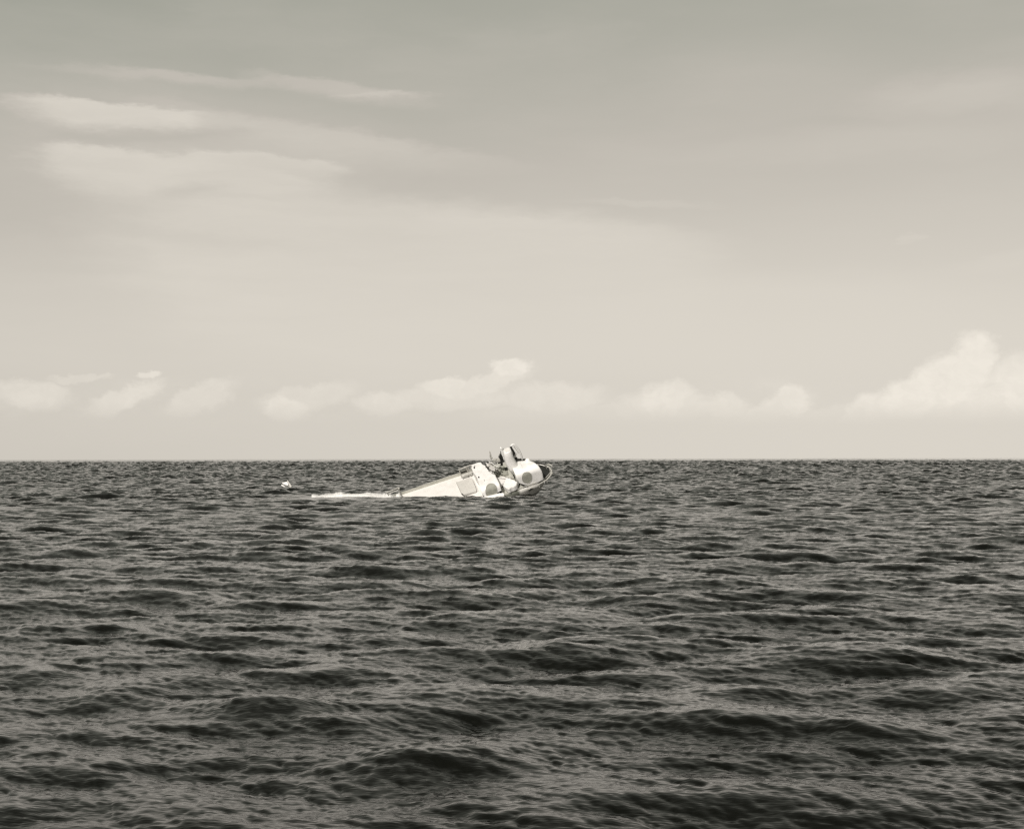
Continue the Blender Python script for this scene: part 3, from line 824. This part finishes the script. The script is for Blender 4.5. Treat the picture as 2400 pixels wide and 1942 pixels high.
foam_strip('foam', [(731, 1158), (745, 1159.5), (762, 1158.5), (782, 1155), (799, 1151.5), (807, 1156), (830, 1156.5), (851, 1155.5), (858, 1153.5), (876, 1156.5), (893, 1157), (905, 1156), (925, 1160), (932, 1155.5), (941, 1161), (950, 1163)],
           [(731, 1159), (742, 1163), (760, 1164), (781, 1162.5), (799, 1159.5), (830, 1159.5), (856, 1160), (872, 1163), (893, 1167), (912, 1168), (935, 1168.5), (950, 1166.5)],
           'long crest of white water washing off the sunken stern, left of the ship', seed=4, lift=.5)
foam_strip('foam', [(944, 1164), (980, 1164.5), (1030, 1165), (1060, 1164), (1085, 1165.5), (1110, 1166), (1130, 1165.5), (1150, 1166.5), (1170, 1168), (1186, 1171)],
           [(944, 1166.5), (980, 1166.8), (1030, 1167.5), (1060, 1167.8), (1085, 1168), (1110, 1169.5), (1130, 1171.5), (1150, 1172.5), (1170, 1171.8), (1186, 1172)],
           'white water along the waterline of the sinking ship', depth=1.6, seed=8, rough=.3, lift=.1, dist=403.5)
def whitecaps():
    bm = bmesh.new(); r_ = random.Random(11)
    for (px, py, w_) in ((949, 1087, 9), (1443, 1109, 7), (1548, 1205, 5), (1893, 1082, 8), (412, 1157, 4), (680, 1206, 7)):
        p = on_sea(px, py); d = p.y; n = 12
        width = w_*d/F; rows = []
        z = sea_z(p.x, p.y)
        for i in range(n+1):
            t = i/n*2-1
            hh = (1-t*t)*width*.10*(1+.5*r_.uniform(-1, 1))
            rows.append([Vector((p.x+t*width/2, p.y-.15*width, z-.12)), Vector((p.x+t*width/2, p.y, z+.10+hh)), Vector((p.x+t*width/2+.05, p.y+.2*width, z-.12))])
        grid(bm, rows)
    bmesh.ops.recalc_face_normals(bm, faces=bm.faces)
    o = obj('whitecaps', bm, M_foam, None, True); o['kind'] = 'stuff'; o['label'] = 'tiny scattered flecks of foam on the open sea'
whitecaps()

# ------------------------------------------------------------------ floating wreckage
def place_float(name, px, py, label, cat):
    p = on_sea(px, py, 0); z = sea_z(p.x, p.y); p = on_sea(px, py, z)
    e = bpy.data.objects.new(name, None); C.objects.link(e); e.location = p
    e['label'] = label; e['category'] = cat
    return e, p.y/F
raft, s = place_float('wreckage', 671, 1143, 'broken white boat wreckage with an upturned point, afloat left of the ship', 'wreckage')
def rp(px, py, y=0.0): return Vector(((px-671)*s, y, (1143-py)*s))
bm = bmesh.new(); prism(bm, [rp(*p) for p in ((660, 1131.5), (667, 1129.5), (673, 1128), (676, 1135), (674, 1137.5), (669, 1136), (664, 1134))], (.2, 1.6, .1), .05); obj('hull_plate', bm, M_white, raft)
bm = bmesh.new(); prism(bm, [rp(*p, .4) for p in ((672, 1125), (674, 1125.5), (677, 1130), (680, 1134), (683, 1139), (682, 1142), (677, 1137.5), (674, 1130))], (.1, .9, -.1), .04); obj('torn_plank', bm, M_hatch, raft)
bm = bmesh.new(); tube(bm, [rp(660, 1135.8, -.5), rp(664, 1138, -.6), rp(670, 1142, -.5)], [.2, .32, .25], 8); obj('float_tube', bm, M_white, raft, True)
bm = bmesh.new(); tube(bm, [rp(675, 1138, .5), rp(679, 1141, .4), rp(684, 1143, .3)], [.12, .2, .1], 7); obj('broken_spar', bm, M_rail, raft, True)
dk, s2 = place_float('drifting_drum', 1886, 1111, 'small dark drum drifting far off on the open sea, right of the ship', 'drum')
bm = bmesh.new(); tube(bm, [Vector((-.9, 0, .75)), Vector((-.5, 0, .6)), Vector((.6, .1, .25)), Vector((.95, .1, .15))], [.35, .5, .55, .4], 12)
obj('drum_body', bm, M_dark, dk, True)
for t in (-.45, .35):
    bm = bmesh.new(); tube(bm, [Vector((t-.04, 0, .42-t*.35)), Vector((t+.04, 0, .40-t*.35))], .62, 12); obj('hoop', bm, M_dark, dk)
